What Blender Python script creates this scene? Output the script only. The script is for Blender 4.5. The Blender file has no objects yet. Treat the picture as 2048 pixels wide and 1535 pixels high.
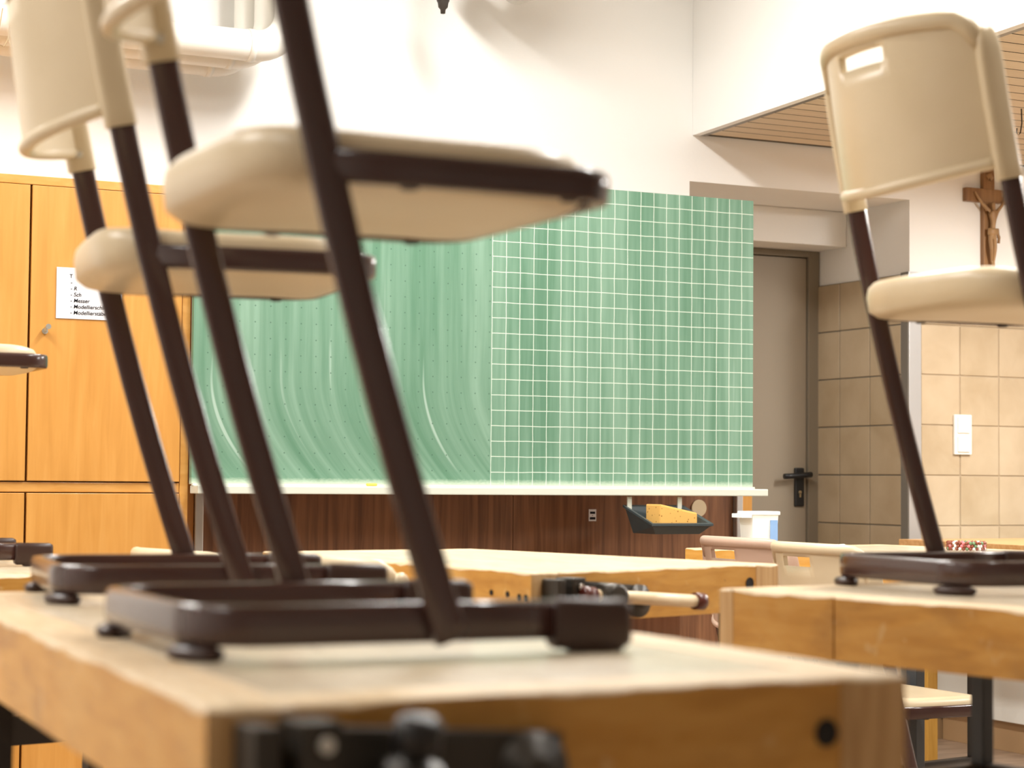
import bpy, bmesh, math, random
from mathutils import Vector, Matrix
random.seed(7)
S = bpy.context.scene
C = S.collection

# ------------------------------------------------------------------ camera
YAW, PITCH, ROLL, CAMZ, FPX = .4548125, .0475768, .0083656, 1.0096, 4000.0
F = Vector((math.sin(YAW)*math.cos(PITCH), math.cos(YAW)*math.cos(PITCH), math.sin(PITCH)))
R0 = Vector((math.cos(YAW), -math.sin(YAW), 0)); U0 = R0.cross(F)
Rv = math.cos(ROLL)*R0 + math.sin(ROLL)*U0
Uv = -math.sin(ROLL)*R0 + math.cos(ROLL)*U0
cam = bpy.data.cameras.new('camera'); cam_o = bpy.data.objects.new('camera', cam); C.objects.link(cam_o)
M = Matrix((Rv, Uv, -F)).transposed().to_4x4(); M.translation = Vector((0, 0, CAMZ)); cam_o.matrix_world = M
cam.sensor_width = 36; cam.lens = FPX/2048*36; cam.clip_start = .02
cam.dof.use_dof = True; cam.dof.focus_distance = 5.8; cam.dof.aperture_fstop = 4.8
S.camera = cam_o
# ------------------------------------------------------------------ world + exposure
w = bpy.data.worlds.new('world'); S.world = w; w.use_nodes = True
w.node_tree.nodes['Background'].inputs[0].default_value = (1, .97, .92, 1)
w.node_tree.nodes['Background'].inputs[1].default_value = .25
S.view_settings.view_transform = 'Standard'; S.view_settings.look = 'None'
S.view_settings.gamma = 1; S.view_settings.use_curve_mapping = False
S.view_settings.exposure = 0.4
LAMP_W = 46.0                      # watts of one ceiling luminaire
CEIL_Z = 3.15
LAMPS = [(2.45, 4.7), (2.45, 2.5), (.1, 4.7), (-1.4, 3.6), (-1.4, 1.4), (5.2, 4.9), (5.2, 2.9)]  # last two are unseen fill lamps added to brighten the tiled corner
WALLY = 6.4166                     # plane of the wall behind the board
# ------------------------------------------------------------------ helpers
def new_obj(name, me, mats=None, parent=None):
    o = bpy.data.objects.new(name, me); C.objects.link(o)
    for m in (mats or []):
        me.materials.append(m)
    if parent: o.parent = parent
    return o
def tag(o, label=None, cat=None, group=None, kind=None):
    if label: o['label'] = label
    if cat: o['category'] = cat
    if group: o['group'] = group
    if kind: o['kind'] = kind
    return o
def empty(name, loc=(0, 0, 0), rz=0):
    o = bpy.data.objects.new(name, None); C.objects.link(o)
    o.location = loc; o.rotation_euler = (0, 0, rz); o.empty_display_size = .05
    return o
def copy_tree(o, parent=None):
    c = o.copy(); C.objects.link(c); c.parent = parent
    for ch in o.children: copy_tree(ch, c)
    return c
class MB:
    """collects geometry for ONE mesh object"""
    def __init__(s): s.bm = bmesh.new()
    def box(s, x0, x1, y0, y1, z0, z1, bev=0, mi=0, seg=2):
        vs = [s.bm.verts.new((x, y, z)) for x in (x0, x1) for y in (y0, y1) for z in (z0, z1)]
        fs = [s.bm.faces.new([vs[i] for i in q]) for q in ((0, 1, 3, 2), (4, 6, 7, 5), (0, 4, 5, 1), (2, 3, 7, 6), (0, 2, 6, 4), (1, 5, 7, 3))]
        for f in fs: f.material_index = mi
        if bev:
            es = list({e for f in fs for e in f.edges})
            r = bmesh.ops.bevel(s.bm, geom=es, offset=bev, segments=seg, profile=.6, affect='EDGES')
            for f in r['faces']: f.material_index = mi
        return s
    def obox(s, c, ax, ay, hx, hy, z0, z1, bev=0, mi=0):
        """box with horizontal axes ax, ay (2D unit), centre c (2D)"""
        n0 = len(s.bm.verts)
        t = MB().box(-hx, hx, -hy, hy, z0, z1, bev, mi)
        for v in t.bm.verts:
            x, y, z = v.co
            v.co = (c[0]+ax[0]*x+ay[0]*y, c[1]+ax[1]*x+ay[1]*y, z)
        s.merge(t); return s
    def merge(s, t):
        me = bpy.data.meshes.new('tmp'); t.bm.to_mesh(me); s.bm.from_mesh(me); bpy.data.meshes.remove(me); t.bm.free()
    def sweep(s, path, a, b, ref, n=16, ex=3.2, closed=False, cap=True, mi=0, scale=None):
        """flat-oval tube along path; a = full size along ref, b = full size across"""
        path = [Vector(p) for p in path]; ref = Vector(ref).normalized(); rings = []; N = len(path)
        for i, p in enumerate(path):
            if closed: t = path[(i+1) % N]-path[i-1]
            else: t = path[min(i+1, N-1)]-path[max(i-1, 0)]
            t.normalize(); r = ref - t*ref.dot(t); r.normalize(); q = t.cross(r)
            k = scale[i] if scale else 1
            ring = []
            for j in range(n):
                an = 2*math.pi*j/n; c, sn = math.cos(an), math.sin(an)
                x = math.copysign(abs(c)**(2/ex), c)*a/2*k; y = math.copysign(abs(sn)**(2/ex), sn)*b/2*k
                ring.append(s.bm.verts.new(p + r*x + q*y))
            rings.append(ring)
        for i in range(N if closed else N-1):
            A, B = rings[i], rings[(i+1) % N]
            for j in range(n):
                f = s.bm.faces.new((A[j], A[(j+1) % n], B[(j+1) % n], B[j])); f.smooth = True; f.material_index = mi
        if cap and not closed:
            f = s.bm.faces.new(rings[0][::-1]); f.material_index = mi
            f = s.bm.faces.new(rings[-1]); f.material_index = mi
        return s
    def tube(s, path, r, n=14, closed=False, mi=0, scale=None, ref=None):
        p0, p1 = Vector(path[0]), Vector(path[-1]); d = (Vector(path[1])-p0).normalized()
        ref = ref or ((0, 0, 1) if abs(d.z) < .7 else (1, 0, 0))
        return s.sweep(path, 2*r, 2*r, ref, n, 2, closed, True, mi, scale)
    def lathe(s, prof, n=20, org=(0, 0, 0), axis='z', mi=0):
        rings = []
        for r, z in prof:
            ring = []
            for j in range(n):
                an = 2*math.pi*j/n; x, y = r*math.cos(an), r*math.sin(an)
                co = {'z': (x, y, z), 'x': (z, x, y), 'y': (x, z, y)}[axis]
                ring.append(s.bm.verts.new((org[0]+co[0], org[1]+co[1], org[2]+co[2])))
            rings.append(ring)
        for A, B in zip(rings, rings[1:]):
            for j in range(n):
                f = s.bm.faces.new((A[j], A[(j+1) % n], B[(j+1) % n], B[j])); f.smooth = True; f.material_index = mi
        s.bm.faces.new(rings[0][::-1]).material_index = mi; s.bm.faces.new(rings[-1]).material_index = mi
        return s
    def prism(s, poly, z0, z1, mi=0):
        lo = [s.bm.verts.new((x, y, z0)) for x, y in poly]; hi = [s.bm.verts.new((x, y, z1)) for x, y in poly]
        n = len(poly)
        s.bm.faces.new(lo[::-1]).material_index = mi; s.bm.faces.new(hi).material_index = mi
        for i in range(n): s.bm.faces.new((lo[i], lo[(i+1) % n], hi[(i+1) % n], hi[i])).material_index = mi
        return s
    def worn_slab(s, poly, z0, z1, wear, top_mi=1):
        """slab over poly (CCW 2D); wear[i] = chamfer size along edge i, ragged; worn chamfer and top get material top_mi"""
        n = len(poly); P = [Vector(p) for p in poly]; out = []; ins = []; cz = []
        nor = []
        for i in range(n):
            d = (P[(i+1) % n]-P[i]).normalized(); nor.append(Vector((-d.y, d.x)))
        for i in range(n):
            a, b = P[i], P[(i+1) % n]; L = (b-a).length; m = max(1, int(L/.022)); W = wear[i]; Wp = wear[i-1]
            for k in range(m):
                t = k/m; p = a.lerp(b, t)
                ph = p.x*17.3+p.y*23.1
                j = .75+.5*math.sin(ph*.9+i)*math.sin(ph*.37+1.3*i)+random.uniform(-.3, .3)
                c = max(.0006, W*max(.15, j))
                if k == 0:
                    q = p + nor[i]*max(.0006, W*.6) + nor[i-1]*max(.0006, Wp*.6); c = max(.0006, max(W, Wp)*.7)
                else:
                    q = p + nor[i]*c
                out.append(p); ins.append(q); cz.append(c*random.uniform(.7, 1.2))
        m = len(out)
        lo = [s.bm.verts.new((p.x, p.y, z0)) for p in out]
        mid = [s.bm.verts.new((p.x, p.y, z1-c)) for p, c in zip(out, cz)]
        hi = [s.bm.verts.new((p.x, p.y, z1)) for p in ins]
        s.bm.faces.new(lo[::-1])
        f = s.bm.faces.new(hi); f.material_index = top_mi
        for i in range(m):
            k = (i+1) % m
            s.bm.faces.new((lo[i], lo[k], mid[k], mid[i]))
            f = s.bm.faces.new((mid[i], mid[k], hi[k], hi[i])); f.material_index = top_mi; f.smooth = True
        return s
    def build(s, name, mats, parent=None, smooth=False):
        bmesh.ops.recalc_face_normals(s.bm, faces=s.bm.faces)
        me = bpy.data.meshes.new(name); s.bm.to_mesh(me); s.bm.free()
        if smooth:
            for p in me.polygons: p.use_smooth = True
        return new_obj(name, me, mats if isinstance(mats, (list, tuple)) else [mats], parent)
def arc(cx, cy, r, a0, a1, n, z=0):
    return [(cx+r*math.cos(a0+(a1-a0)*i/n), cy+r*math.sin(a0+(a1-a0)*i/n), z) for i in range(n+1)]
# ------------------------------------------------------------------ materials
def mat(name, col, rough=.5, spec=.5, coat=0, metal=0):
    m = bpy.data.materials.new(name); m.use_nodes = True
    b = m.node_tree.nodes['Principled BSDF']
    b.inputs['Base Color'].default_value = (*col, 1); b.inputs['Roughness'].default_value = rough
    b.inputs['Specular IOR Level'].default_value = spec; b.inputs['Metallic'].default_value = metal
    b.inputs['Coat Weight'].default_value = coat; b.inputs['Coat Roughness'].default_value = .12
    return m
def nd(m, t, **k):
    n = m.node_tree.nodes.new(t)
    for a, v in k.items(): setattr(n, a, v)
    return n
def lk(m, a, b): m.node_tree.links.new(a, b)
def coords(m, scale=(1, 1, 1), rot=(0, 0, 0), src='Object'):
    tc = nd(m, 'ShaderNodeTexCoord'); mp = nd(m, 'ShaderNodeMapping')
    mp.inputs['Scale'].default_value = scale; mp.inputs['Rotation'].default_value = rot
    lk(m, tc.outputs[src], mp.inputs[0]); return mp.outputs[0]
def ramp(m, src, stops):
    r = nd(m, 'ShaderNodeValToRGB'); e = r.color_ramp.elements
    while len(e) < len(stops): e.new(.5)
    for el, (p, c) in zip(e, stops): el.position = p; el.color = (*c, 1)
    lk(m, src, r.inputs[0]); return r.outputs[0]
def noise(m, vec, scale, detail=4, dist=0):
    n = nd(m, 'ShaderNodeTexNoise'); n.inputs['Scale'].default_value = scale; n.inputs['Detail'].default_value = detail
    n.inputs['Distortion'].default_value = dist; lk(m, vec, n.inputs['Vector']); return n.outputs['Fac']
def mix(m, fac, a, b, mode='MIX'):
    n = nd(m, 'ShaderNodeMix', data_type='RGBA', blend_type=mode)
    for sock, v in ((n.inputs[0], fac), (n.inputs[6], a), (n.inputs[7], b)):
        if isinstance(v, (int, float)): sock.default_value = v
        elif isinstance(v, tuple): sock.default_value = (*v, 1)
        else: lk(m, v, sock)
    return n.outputs[2]
def bsdf(m): return m.node_tree.nodes['Principled BSDF']
def setcol(m, out): lk(m, out, bsdf(m).inputs['Base Color'])
def bump(m, h, strength=.2, dist=.002):
    b = nd(m, 'ShaderNodeBump'); b.inputs['Strength'].default_value = strength; b.inputs['Distance'].default_value = dist
    lk(m, h, b.inputs['Height']); lk(m, b.outputs[0], bsdf(m).inputs['Normal'])
def wood(name, dark, mid, light, scale, rough=.4, coat=.2, grain=8, blotch=None, src='Object'):
    """grain runs along the axis with the smallest scale"""
    m = mat(name, mid, rough, .4, coat)
    v = coords(m, scale, src=src)
    f = noise(m, v, grain, 6, .6)
    c = ramp(m, f, [(.3, dark), (.5, mid), (.72, light)])
    v2 = coords(m, tuple(x*.12 for x in scale), src=src)
    g = noise(m, v2, 7, 3)
    c = mix(m, .25, c, ramp(m, g, [(.35, dark), (.65, light)]))
    if blotch:
        v3 = coords(m, (1, 1, 1), src=src); h = noise(m, v3, 9, 5, 1.0)
        r = nd(m, 'ShaderNodeMapRange'); r.inputs[1].default_value = .56; r.inputs[2].default_value = .78; r.inputs[4].default_value = .55
        lk(m, h, r.inputs[0])
        c = mix(m, r.outputs[0], c, blotch)
    setcol(m, c); bump(m, f, .08, .001)
    return m
m_wall = mat('white_plaster', (.86, .85, .82), .9, .2)
bump(m_wall, noise(m_wall, coords(m_wall), 60, 6), .25, .002)
m_ceil = mat('ceiling_paint', (.85, .84, .81), .9, .2)
m_floor = mat('floor_lino', (.36, .26, .18), .4, .4)
setcol(m_floor, ramp(m_floor, noise(m_floor, coords(m_floor, (1, 4, 1)), 5, 8, .5), [(.3, (.27, .19, .13)), (.7, (.45, .33, .24))]))
m_brown = mat('brown_enamel', (.046, .0185, .0145), .22, .5, .3)
m_cap = mat('brown_plastic', (.040, .0185, .0135), .38, .4)
m_cream = mat('cream_plastic', (.61, .50, .33), .33, .4)
setcol(m_cream, ramp(m_cream, noise(m_cream, coords(m_cream), 5, 4), [(.3, (.57, .46, .295)), (.7, (.64, .53, .365))]))
m_pink = mat('rosy_beige_plastic', (.50, .345, .265), .35, .4)
m_screw = mat('zinc_screw', (.7, .68, .62), .3, .5, 0, 1)
m_lug = mat('dark_lug', (.02, .012, .01), .5)
m_rail = wood('bench_rail_wood', (.47, .215, .036), (.60, .30, .058), (.68, .375, .095), (3, 3, 18), .45, .0, 3, (.66, .40, .13))
m_top = wood('worn_bench_top', (.52, .41, .27), (.60, .50, .35), (.67, .58, .44), (14, 2, 8), .33, .15, 6)
def stain(m, colr, scale, vecscale, lo, hi, amt):
    src_ = bsdf(m).inputs['Base Color'].links[0].from_socket
    r = nd(m, 'ShaderNodeMapRange'); r.inputs[1].default_value = lo; r.inputs[2].default_value = hi; r.inputs[4].default_value = amt
    lk(m, noise(m, coords(m, vecscale), scale, 6, .8), r.inputs[0])
    setcol(m, mix(m, r.outputs[0], src_, colr))
stain(m_rail, (.26, .115, .03), 5, (1, 1, 1.6), .54, .74, .55)
stain(m_rail, (.72, .50, .25), 26, (1, 1, .8), .64, .72, .55)
stain(m_rail, (.08, .04, .015), 42, (1, 1, 1), .72, .76, .7)
stain(m_top, (.36, .27, .17), 7, (6, .8, 1), .52, .70, .5)
stain(m_top, (.74, .69, .58), 5, (3, .7, 1), .55, .72, .6)
stain(m_top, (.22, .15, .09), 60, (1, .5, 1), .70, .76, .5)
m_raw = wood('raw_worn_edge', (.56, .40, .22), (.64, .48, .29), (.70, .57, .39), (14, 3, 8), .5, 0, 5)
stain(m_raw, (.40, .30, .18), 6, (4, .8, 1), .50, .70, .55)
m_end = wood('end_grain', (.42, .23, .08), (.60, .37, .16), (.72, .50, .26), (26, 26, 1.5), .5, .1, 3)
m_cab = wood('orange_beech_veneer', (.49, .225, .045), (.55, .262, .057), (.60, .305, .078), (18, 18, 1.3), .38, .2, 2.2)
m_cab2 = wood('orange_beech_edge', (.52, .245, .05), (.58, .29, .068), (.63, .335, .095), (6, 18, 18), .4, .2, 2)
m_walnut = wood('walnut_veneer', (.095, .036, .015), (.20, .085, .037), (.29, .135, .062), (16, 16, .7), .4, .2, 3.5)
m_bpanel = wood('pedestal_walnut', (.14, .055, .02), (.30, .13, .05), (.42, .20, .085), (22, 22, .8), .4, .1, 3)
m_steel = mat('dark_steel_frame', (.022, .017, .013), .45, .4)
m_steelb = mat('light_tinted_steel_leg', (.045, .052, .06), .45, .4)  # blue-grey tone of the light on these legs, put into the steel colour
m_iron = mat('cast_iron', (.055, .048, .04), .42, .5, 0, .55)
m_hand = wood('vise_handle_wood', (.70, .52, .30), (.80, .63, .40), (.86, .72, .50), (3, 20, 20), .45, .1, 4)
m_redcap = mat('red_brown_cap', (.10, .022, .016), .3, .5, .3)
m_black = mat('black_plastic', (.008, .008, .009), .4)
m_hole = mat('dark_hole', (.012, .010, .008), .8)
m_white = mat('white_laminate', (.80, .80, .75), .35, .4)
m_traymat = mat('pale_green_white_ledge', (.60, .63, .55), .35, .4)
m_alu = mat('aluminium', (.62, .62, .62), .35, .5, 0, .8)
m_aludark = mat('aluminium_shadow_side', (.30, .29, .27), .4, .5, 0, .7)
m_door = mat('taupe_door_paint', (.30, .25, .185), .5, .4)
m_frame = mat('door_frame_paint', (.22, .185, .135), .45, .4)
m_brass = mat('brass', (.7, .6, .4), .3, .5, 0, 1)
m_switch = mat('ivory_switch', (.86, .84, .76), .35)
m_paper = mat('paper', (.72, .72, .75), .7)
m_ink = mat('printed_ink', (.02, .02, .025), .9, .1)
m_pipe = mat('white_pipe', (.80, .78, .72), .45, .4)
m_duct = mat('grey_white_duct', (.62, .61, .55), .5, .4)
m_cord = mat('tan_cord', (.45, .34, .20), .8)
m_bin = mat('slate_bin_plastic', (.035, .05, .055), .4, .5)
m_sponge = mat('yellow_sponge', (.72, .40, .10), .9, .1)
vv = nd(m_sponge, 'ShaderNodeTexVoronoi'); vv.inputs['Scale'].default_value = 70
lk(m_sponge, coords(m_sponge), vv.inputs['Vector'])
setcol(m_sponge, ramp(m_sponge, vv.outputs['Distance'], [(.06, (.16, .06, .01)), (.22, (.74, .42, .12))]))
m_tub = mat('milky_plastic', (.86, .87, .85), .3, .4); bsdf(m_tub).inputs['Subsurface Weight'].default_value = .0
m_blue = mat('blue_label', (.22, .38, .68), .5)
m_cloth = mat('off_white_cloth', (.62, .62, .50), .9, .1)
m_bead_r = mat('red_bead', (.22, .045, .018), .25, .5, .3)
m_bead_w = mat('white_bead', (.85, .83, .78), .25, .5, .3)
m_bead_p = mat('pink_bead', (.80, .20, .22), .25, .5, .3)
m_bead_g = mat('green_bead', (.14, .25, .12), .25, .5, .3)
m_cross = wood('cross_wood', (.20, .095, .035), (.27, .14, .055), (.33, .18, .075), (14, 14, 1), .5, .1, 4)
m_corpus = wood('carved_figure_wood', (.22, .12, .05), (.34, .20, .09), (.42, .26, .12), (6, 6, 2), .5, .05, 4)
m_table = wood('brown_table_top', (.46, .24, .08), (.56, .31, .12), (.64, .38, .17), (2, 16, 16), .35, .2, 4)
m_tleg = wood('golden_leg_wood', (.42, .22, .03), (.52, .28, .05), (.58, .33, .07), (14, 14, 1.5), .45, .1, 4)
m_slat = mat('ceiling_slat_wood', (.58, .45, .29), .5, .3)
oi = nd(m_slat, 'ShaderNodeObjectInfo')
setcol(m_slat, mix(m_slat, .35, ramp(m_slat, noise(m_slat, coords(m_slat, (1, 14, 14)), 4, 4), [(.3, (.62, .50, .35)), (.7, (.73, .60, .44))]),
                   ramp(m_slat, oi.outputs['Random'], [(0, (.60, .48, .33)), (1, (.76, .63, .46))])))
m_gap = mat('slat_gap', (.10, .085, .06), .9)
m_tile = mat('beige_tile', (.62, .48, .31), .3, .45)
oi = nd(m_tile, 'ShaderNodeObjectInfo')
tc1 = ramp(m_tile, noise(m_tile, coords(m_tile), 7, 5, .3), [(.28, (.38, .285, .17)), (.55, (.46, .36, .235)), (.75, (.52, .42, .285))])
setcol(m_tile, mix(m_tile, .4, tc1, ramp(m_tile, oi.outputs['Random'], [(0, (.40, .305, .19)), (.5, (.47, .37, .25)), (1, (.53, .425, .30))])))
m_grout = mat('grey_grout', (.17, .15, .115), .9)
m_grout2 = mat('pale_grout', (.40, .31, .205), .9)
m_base = mat('skirting_tile', (.42, .27, .14), .4)
m_lamp = bpy.data.materials.new('lamp_tube'); m_lamp.use_nodes = True
m_lamp.node_tree.nodes.remove(m_lamp.node_tree.nodes['Principled BSDF'])
em = nd(m_lamp, 'ShaderNodeEmission'); em.inputs[0].default_value = (1, .978, .94, 1); em.inputs[1].default_value = 9
lk(m_lamp, em.outputs[0], m_lamp.node_tree.nodes['Material Output'].inputs[0])

# ------------------------------------------------------------------ the room
def struct(o): o['kind'] = 'structure'; return o
struct(MB().box(-3.2, 7.6, -4.2, 7.4, -.12, 0).build('floor', m_floor))
struct(MB().box(-3.3, 7.7, -4.3, 7.4, CEIL_Z, CEIL_Z+.1).build('ceiling', m_ceil))
struct(MB().box(-3.3, -3.2, -4.3, 6.6, 0, CEIL_Z).build('wall_left', m_wall))
struct(MB().box(-3.3, 7.7, -4.3, -4.2, 0, CEIL_Z).build('wall_rear', m_wall))
struct(MB().box(7.6, 7.7, -4.3, 6.6, 0, CEIL_Z).build('wall_right', m_wall))
NX0, NX1, NZ = 3.873, 4.891, 2.133       # niche of the door
NY = 7.10
b = MB()
b.box(-3.3, NX0, WALLY, WALLY+.75, 0, CEIL_Z)
b.box(NX0, NX1, WALLY, WALLY+.75, NZ, CEIL_Z)
b.box(NX1, 7.7, WALLY, WALLY+.75, 0, CEIL_Z)
wb = struct(b.build('wall_back', m_wall))
wn = struct(MB().box(NX0-.01, NX1+.01, NY, NY+.1, 0, 2.2).build('wall_niche', m_wall))
tl = struct(MB().box(NX0+.001, NX1-.001, 6.838, NY, 1.986, NZ-.001, .004).build('trim_1', m_wall))   # door lintel
# grout beds + tiles (pieces of the wall)
tile_me = None
def tile(parent, x0, x1, y0, y1, z0, z1):
    m_ = MB().box(x0, x1, y0, y1, z0, z1, .0022, seg=1); o = m_.build('tile', m_tile, parent); return o
J = .0022
rows = [(.0386+.2*k, .2386+.2*k) for k in range(9)]
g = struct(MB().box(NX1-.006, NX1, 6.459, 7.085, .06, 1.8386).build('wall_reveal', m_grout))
cols = [6.459, 6.668, 6.877, 7.083]
for z0, z1 in rows:
    for c0, c1 in zip(cols, cols[1:]):
        tile(g, NX1-.010, NX1-.005, c0+J, c1-J, max(z0, .08)+J, z1-J)
g = struct(MB().box(4.94, 7.6, WALLY-.006, WALLY, .06, 1.8386).build('wall_tiled', m_grout2))
xs = [4.9385, 5.133, 5.330, 5.528, 5.726, 5.924, 6.122, 6.320, 6.518, 6.716, 6.914, 7.112, 7.310, 7.508, 7.598]
for z0, z1 in rows:
    for c0, c1 in zip(xs, xs[1:]):
        tile(g, c0+J, c1-J, WALLY-.010, WALLY-.005, max(z0, .08)+J, z1-J)
for nm, bx in (('baseboard_right', (4.94, 7.6, WALLY-.012, WALLY, 0, .08)), ('baseboard_reveal', (NX1-.012, NX1, 6.459, 7.085, 0, .08))):
    struct(MB().box(*bx, .002).build(nm, m_base))
# metal corner profile of the tiled pillar
b = MB().box(NX1-.012, 4.9385, WALLY-.013, WALLY-.003, .0, 1.845, .0015)
struct(b.build('trim_2', m_alu))
struct(MB().box(NX1-.0125, NX1-.004, WALLY-.0029, 6.458, .0, 1.845, .0015).build('trim_3', m_aludark))
# dropped slatted ceiling + white fascia
SZ = 2.3117
dl = (3.885, WALLY); dn = (3.742, 4.386)                 # measured left edge
def edge_x(y): return dl[0]+(dn[0]-dl[0])*(WALLY-y)/(WALLY-dn[1])
y_end = -.4
struct(MB().prism([(dl[0], WALLY-.001), (edge_x(y_end), y_end), (edge_x(y_end)+.03, y_end), (dl[0]+.03, WALLY-.001)], SZ-.005, CEIL_Z-.001).build('trim_4', m_wall))
dc = struct(MB().prism([(dl[0]+.031, WALLY-.001), (edge_x(y_end)+.031, y_end), (7.59, y_end), (7.59, WALLY-.001)], SZ+.022, SZ+.05).build('ceiling_dropped', m_gap))
struct(MB().prism([(dl[0]+.03, WALLY-.001), (edge_x(y_end)+.03, y_end), (edge_x(y_end)+.055, y_end), (dl[0]+.055, WALLY-.001)], SZ-.004, SZ+.02).build('trim_5', m_aludark))
struct(MB().box(dl[0]+.03, 7.59, WALLY-.02, WALLY-.001, SZ-.002, SZ+.02).build('trim_6', m_gap))
k = 0
y = WALLY-.022
while y-.0985 > 1.2:
    y0, y1 = y-.0915, y
    t = MB().prism([(edge_x(y1)+.056, y1), (edge_x(y0)+.056, y0), (7.58, y0), (7.58, y1)], SZ, SZ+.021, 1)
    min(t.bm.faces, key=lambda f: f.calc_center_median().z).material_index = 0
    t.build('slat', [m_slat, m_gap], dc)
    y -= .0985
# door
DX1 = 4.861; DX0 = 4.0
d = struct(MB().box(DX0, DX1-.03, 7.045, 7.085, .005, 1.955, .003).build('door_1', m_door))
b = MB(); b.box(DX1-.028, DX1+.026, 7.03, 7.10, 0, 1.985, .003); b.box(DX0-.05, DX1-.0285, 7.03, 7.10, 1.958, 1.985, .003); b.box(DX0-.05, DX0-.002, 7.03, 7.10, 0, 1.957, .003)
b.build('door_frame', m_frame, d)
hp = MB().box(4.768, 4.815, 7.034, 7.046, .905, 1.068, .006).build('handle_plate', m_black, d)
b = MB(); b.tube([(4.80, 7.04, 1.037), (4.80, 7.0, 1.037)], .011); b.tube([(4.82, 6.992, 1.040), (4.79, 6.99, 1.037), (4.72, 6.99, 1.033), (4.685, 6.992, 1.031)], .0115)
b.build('lever', m_black, hp)
b = MB(); b.lathe([(.007, 0), (.007, .004)], 12, (4.7915, 7.030, .965), 'y'); b.box(4.788, 4.795, 7.030, 7.034, .944, .963)
b.build('lock_cylinder', m_brass, hp)
# ------------------------------------------------------------------ lamps of the room, plus fill luminaires added under the slats
for i, (x, y) in enumerate(LAMPS):
    z = (CEIL_Z if x < 3.8 else SZ) - .001
    L = .78 if x < 3.8 else .5
    o = empty('ceiling_or_fill_luminaire', (x, y, z-.07))
    tag(o, ('white box luminaire on the ceiling with two fluorescent tubes' if x < 3.8 else 'white added fill luminaire under the slatted ceiling, '+('near the tiled wall' if y > 4 else 'away from the tiled wall')), 'lamp', 'fluorescent ceiling lamps' if x < 3.8 else None)
    MB().box(-.10, .10, -L, L, .02, .07, .006).build('housing', m_white, o)
    for sx in (-.05, .05):
        MB().tube([(sx, -L+.02, 0), (sx, L-.02, 0)], .013).build('tube', m_lamp, o)
    la = bpy.data.lights.new('lamp_light', 'AREA'); la.shape = 'RECTANGLE'; la.size = .2; la.size_y = 2*L; la.color = (1, .978, .94)
    la.energy = (LAMP_W*1.3 if y > 4.5 else LAMP_W*.5 if x < -1 and y < 2 else LAMP_W) if x < 3.8 else 52
    lo = bpy.data.objects.new('lamp_light', la); C.objects.link(lo); lo.parent = o; lo.location = (0, 0, -.016)

# ------------------------------------------------------------------ tall cabinet beside the board
CY = 5.86
cb = empty('tall_cabinet', (1.0, CY+.27, 0)); tag(cb, 'tall orange beech veneer cupboard with two door rows beside the board', 'cabinet')
def L(b, name, m, parent, org):
    for v in b.bm.verts: v.co -= Vector(org)
    return b.build(name, m, parent)
corg = (1.0, CY+.27, 0)
CT = 1.888
b = MB(); b.box(.28, 1.780, CY+.03, 6.40, 0, CT-.027); L(b, 'body', m_cab, cb, corg)
L(MB().box(.27, 1.781, CY+.004, 6.40, CT-.026, CT, .002), 'cornice', m_cab2, cb, corg)
L(MB().box(1.755, 1.781, CY+.006, CY+.029, 0.0, CT-.027, .001), 'side_stile', m_cab2, cb, corg)
L(MB().box(.28, 1.754, CY+.008, CY+.029, .961, .990, .002), 'middle_rail', m_cab2, cb, corg)
for x0, x1 in ((.79, 1.289), (1.296, 1.752)):
    up = L(MB().box(x0, x1, CY, CY+.021, .9935, 1.860, .0015), 'door', m_cab, cb, corg)
    dn_ = L(MB().box(x0, x1, CY, CY+.021, .09, .958, .0015), 'door', m_cab, cb, corg)
    if x0 > 1.2:
        b = MB(); b.lathe([(.009, 0), (.009, .006), (.006, .008)], 16, (1.338, CY-.008, 1.432), 'y'); L(b, 'lock', m_screw, up, corg)
        b = MB(); b.box(1.335, 1.341, CY-.026, CY-.008, 1.430, 1.444, .001); b.lathe([(.008, -.0015), (.008, .0015)], 14, (1.343, CY-.028, 1.444), 'y'); L(b, 'key', m_screw, up, corg)
        b = MB(); b.lathe([(.005, 0), (.005, .04)], 12, (1.756, CY-.002, .815), 'z'); L(b, 'hinge', m_screw, dn_, corg)
# paper list taped to the door
pp = empty('paper_list', (1.468, CY-.002, 1.547)); tag(pp, 'white printed paper list with German words taped to the orange cupboard door', 'paper')
MB().box(-.098, .098, -.0012, 0, -.0755, .0755).build('sheet', m_paper, pp)
def text_mesh(name, txt, size, x, z, mat_, parent, shear=0.0):
    cu = bpy.data.curves.new('t', 'FONT'); cu.body = txt; cu.size = size; cu.extrude = .0002; cu.shear = shear; cu.offset = .00008
    to = bpy.data.objects.new('t', cu); C.objects.link(to)
    bpy.context.view_layer.update()
    me = bpy.data.meshes.new_from_object(to.evaluated_get(bpy.context.evaluated_depsgraph_get()))
    bpy.data.objects.remove(to); bpy.data.curves.remove(cu)
    me.transform(Matrix.Translation((x, -.0020, z)) @ Matrix.Rotation(math.pi/2, 4, 'X'))
    me.name = name; me.materials.clear()
    return new_obj(name, me, [mat_], parent)
text_mesh('printed_line', 'T', .0158, -.060, .045, m_ink, pp)
for i, t in enumerate(['-', '- R', '- Sch', '- Messer', '- Modellierschlinge', '- Modellierst\u00e4be']):
    text_mesh('printed_line', t, .0165, -.057, .0265-.0178*i, m_ink, pp, .12)

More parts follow.
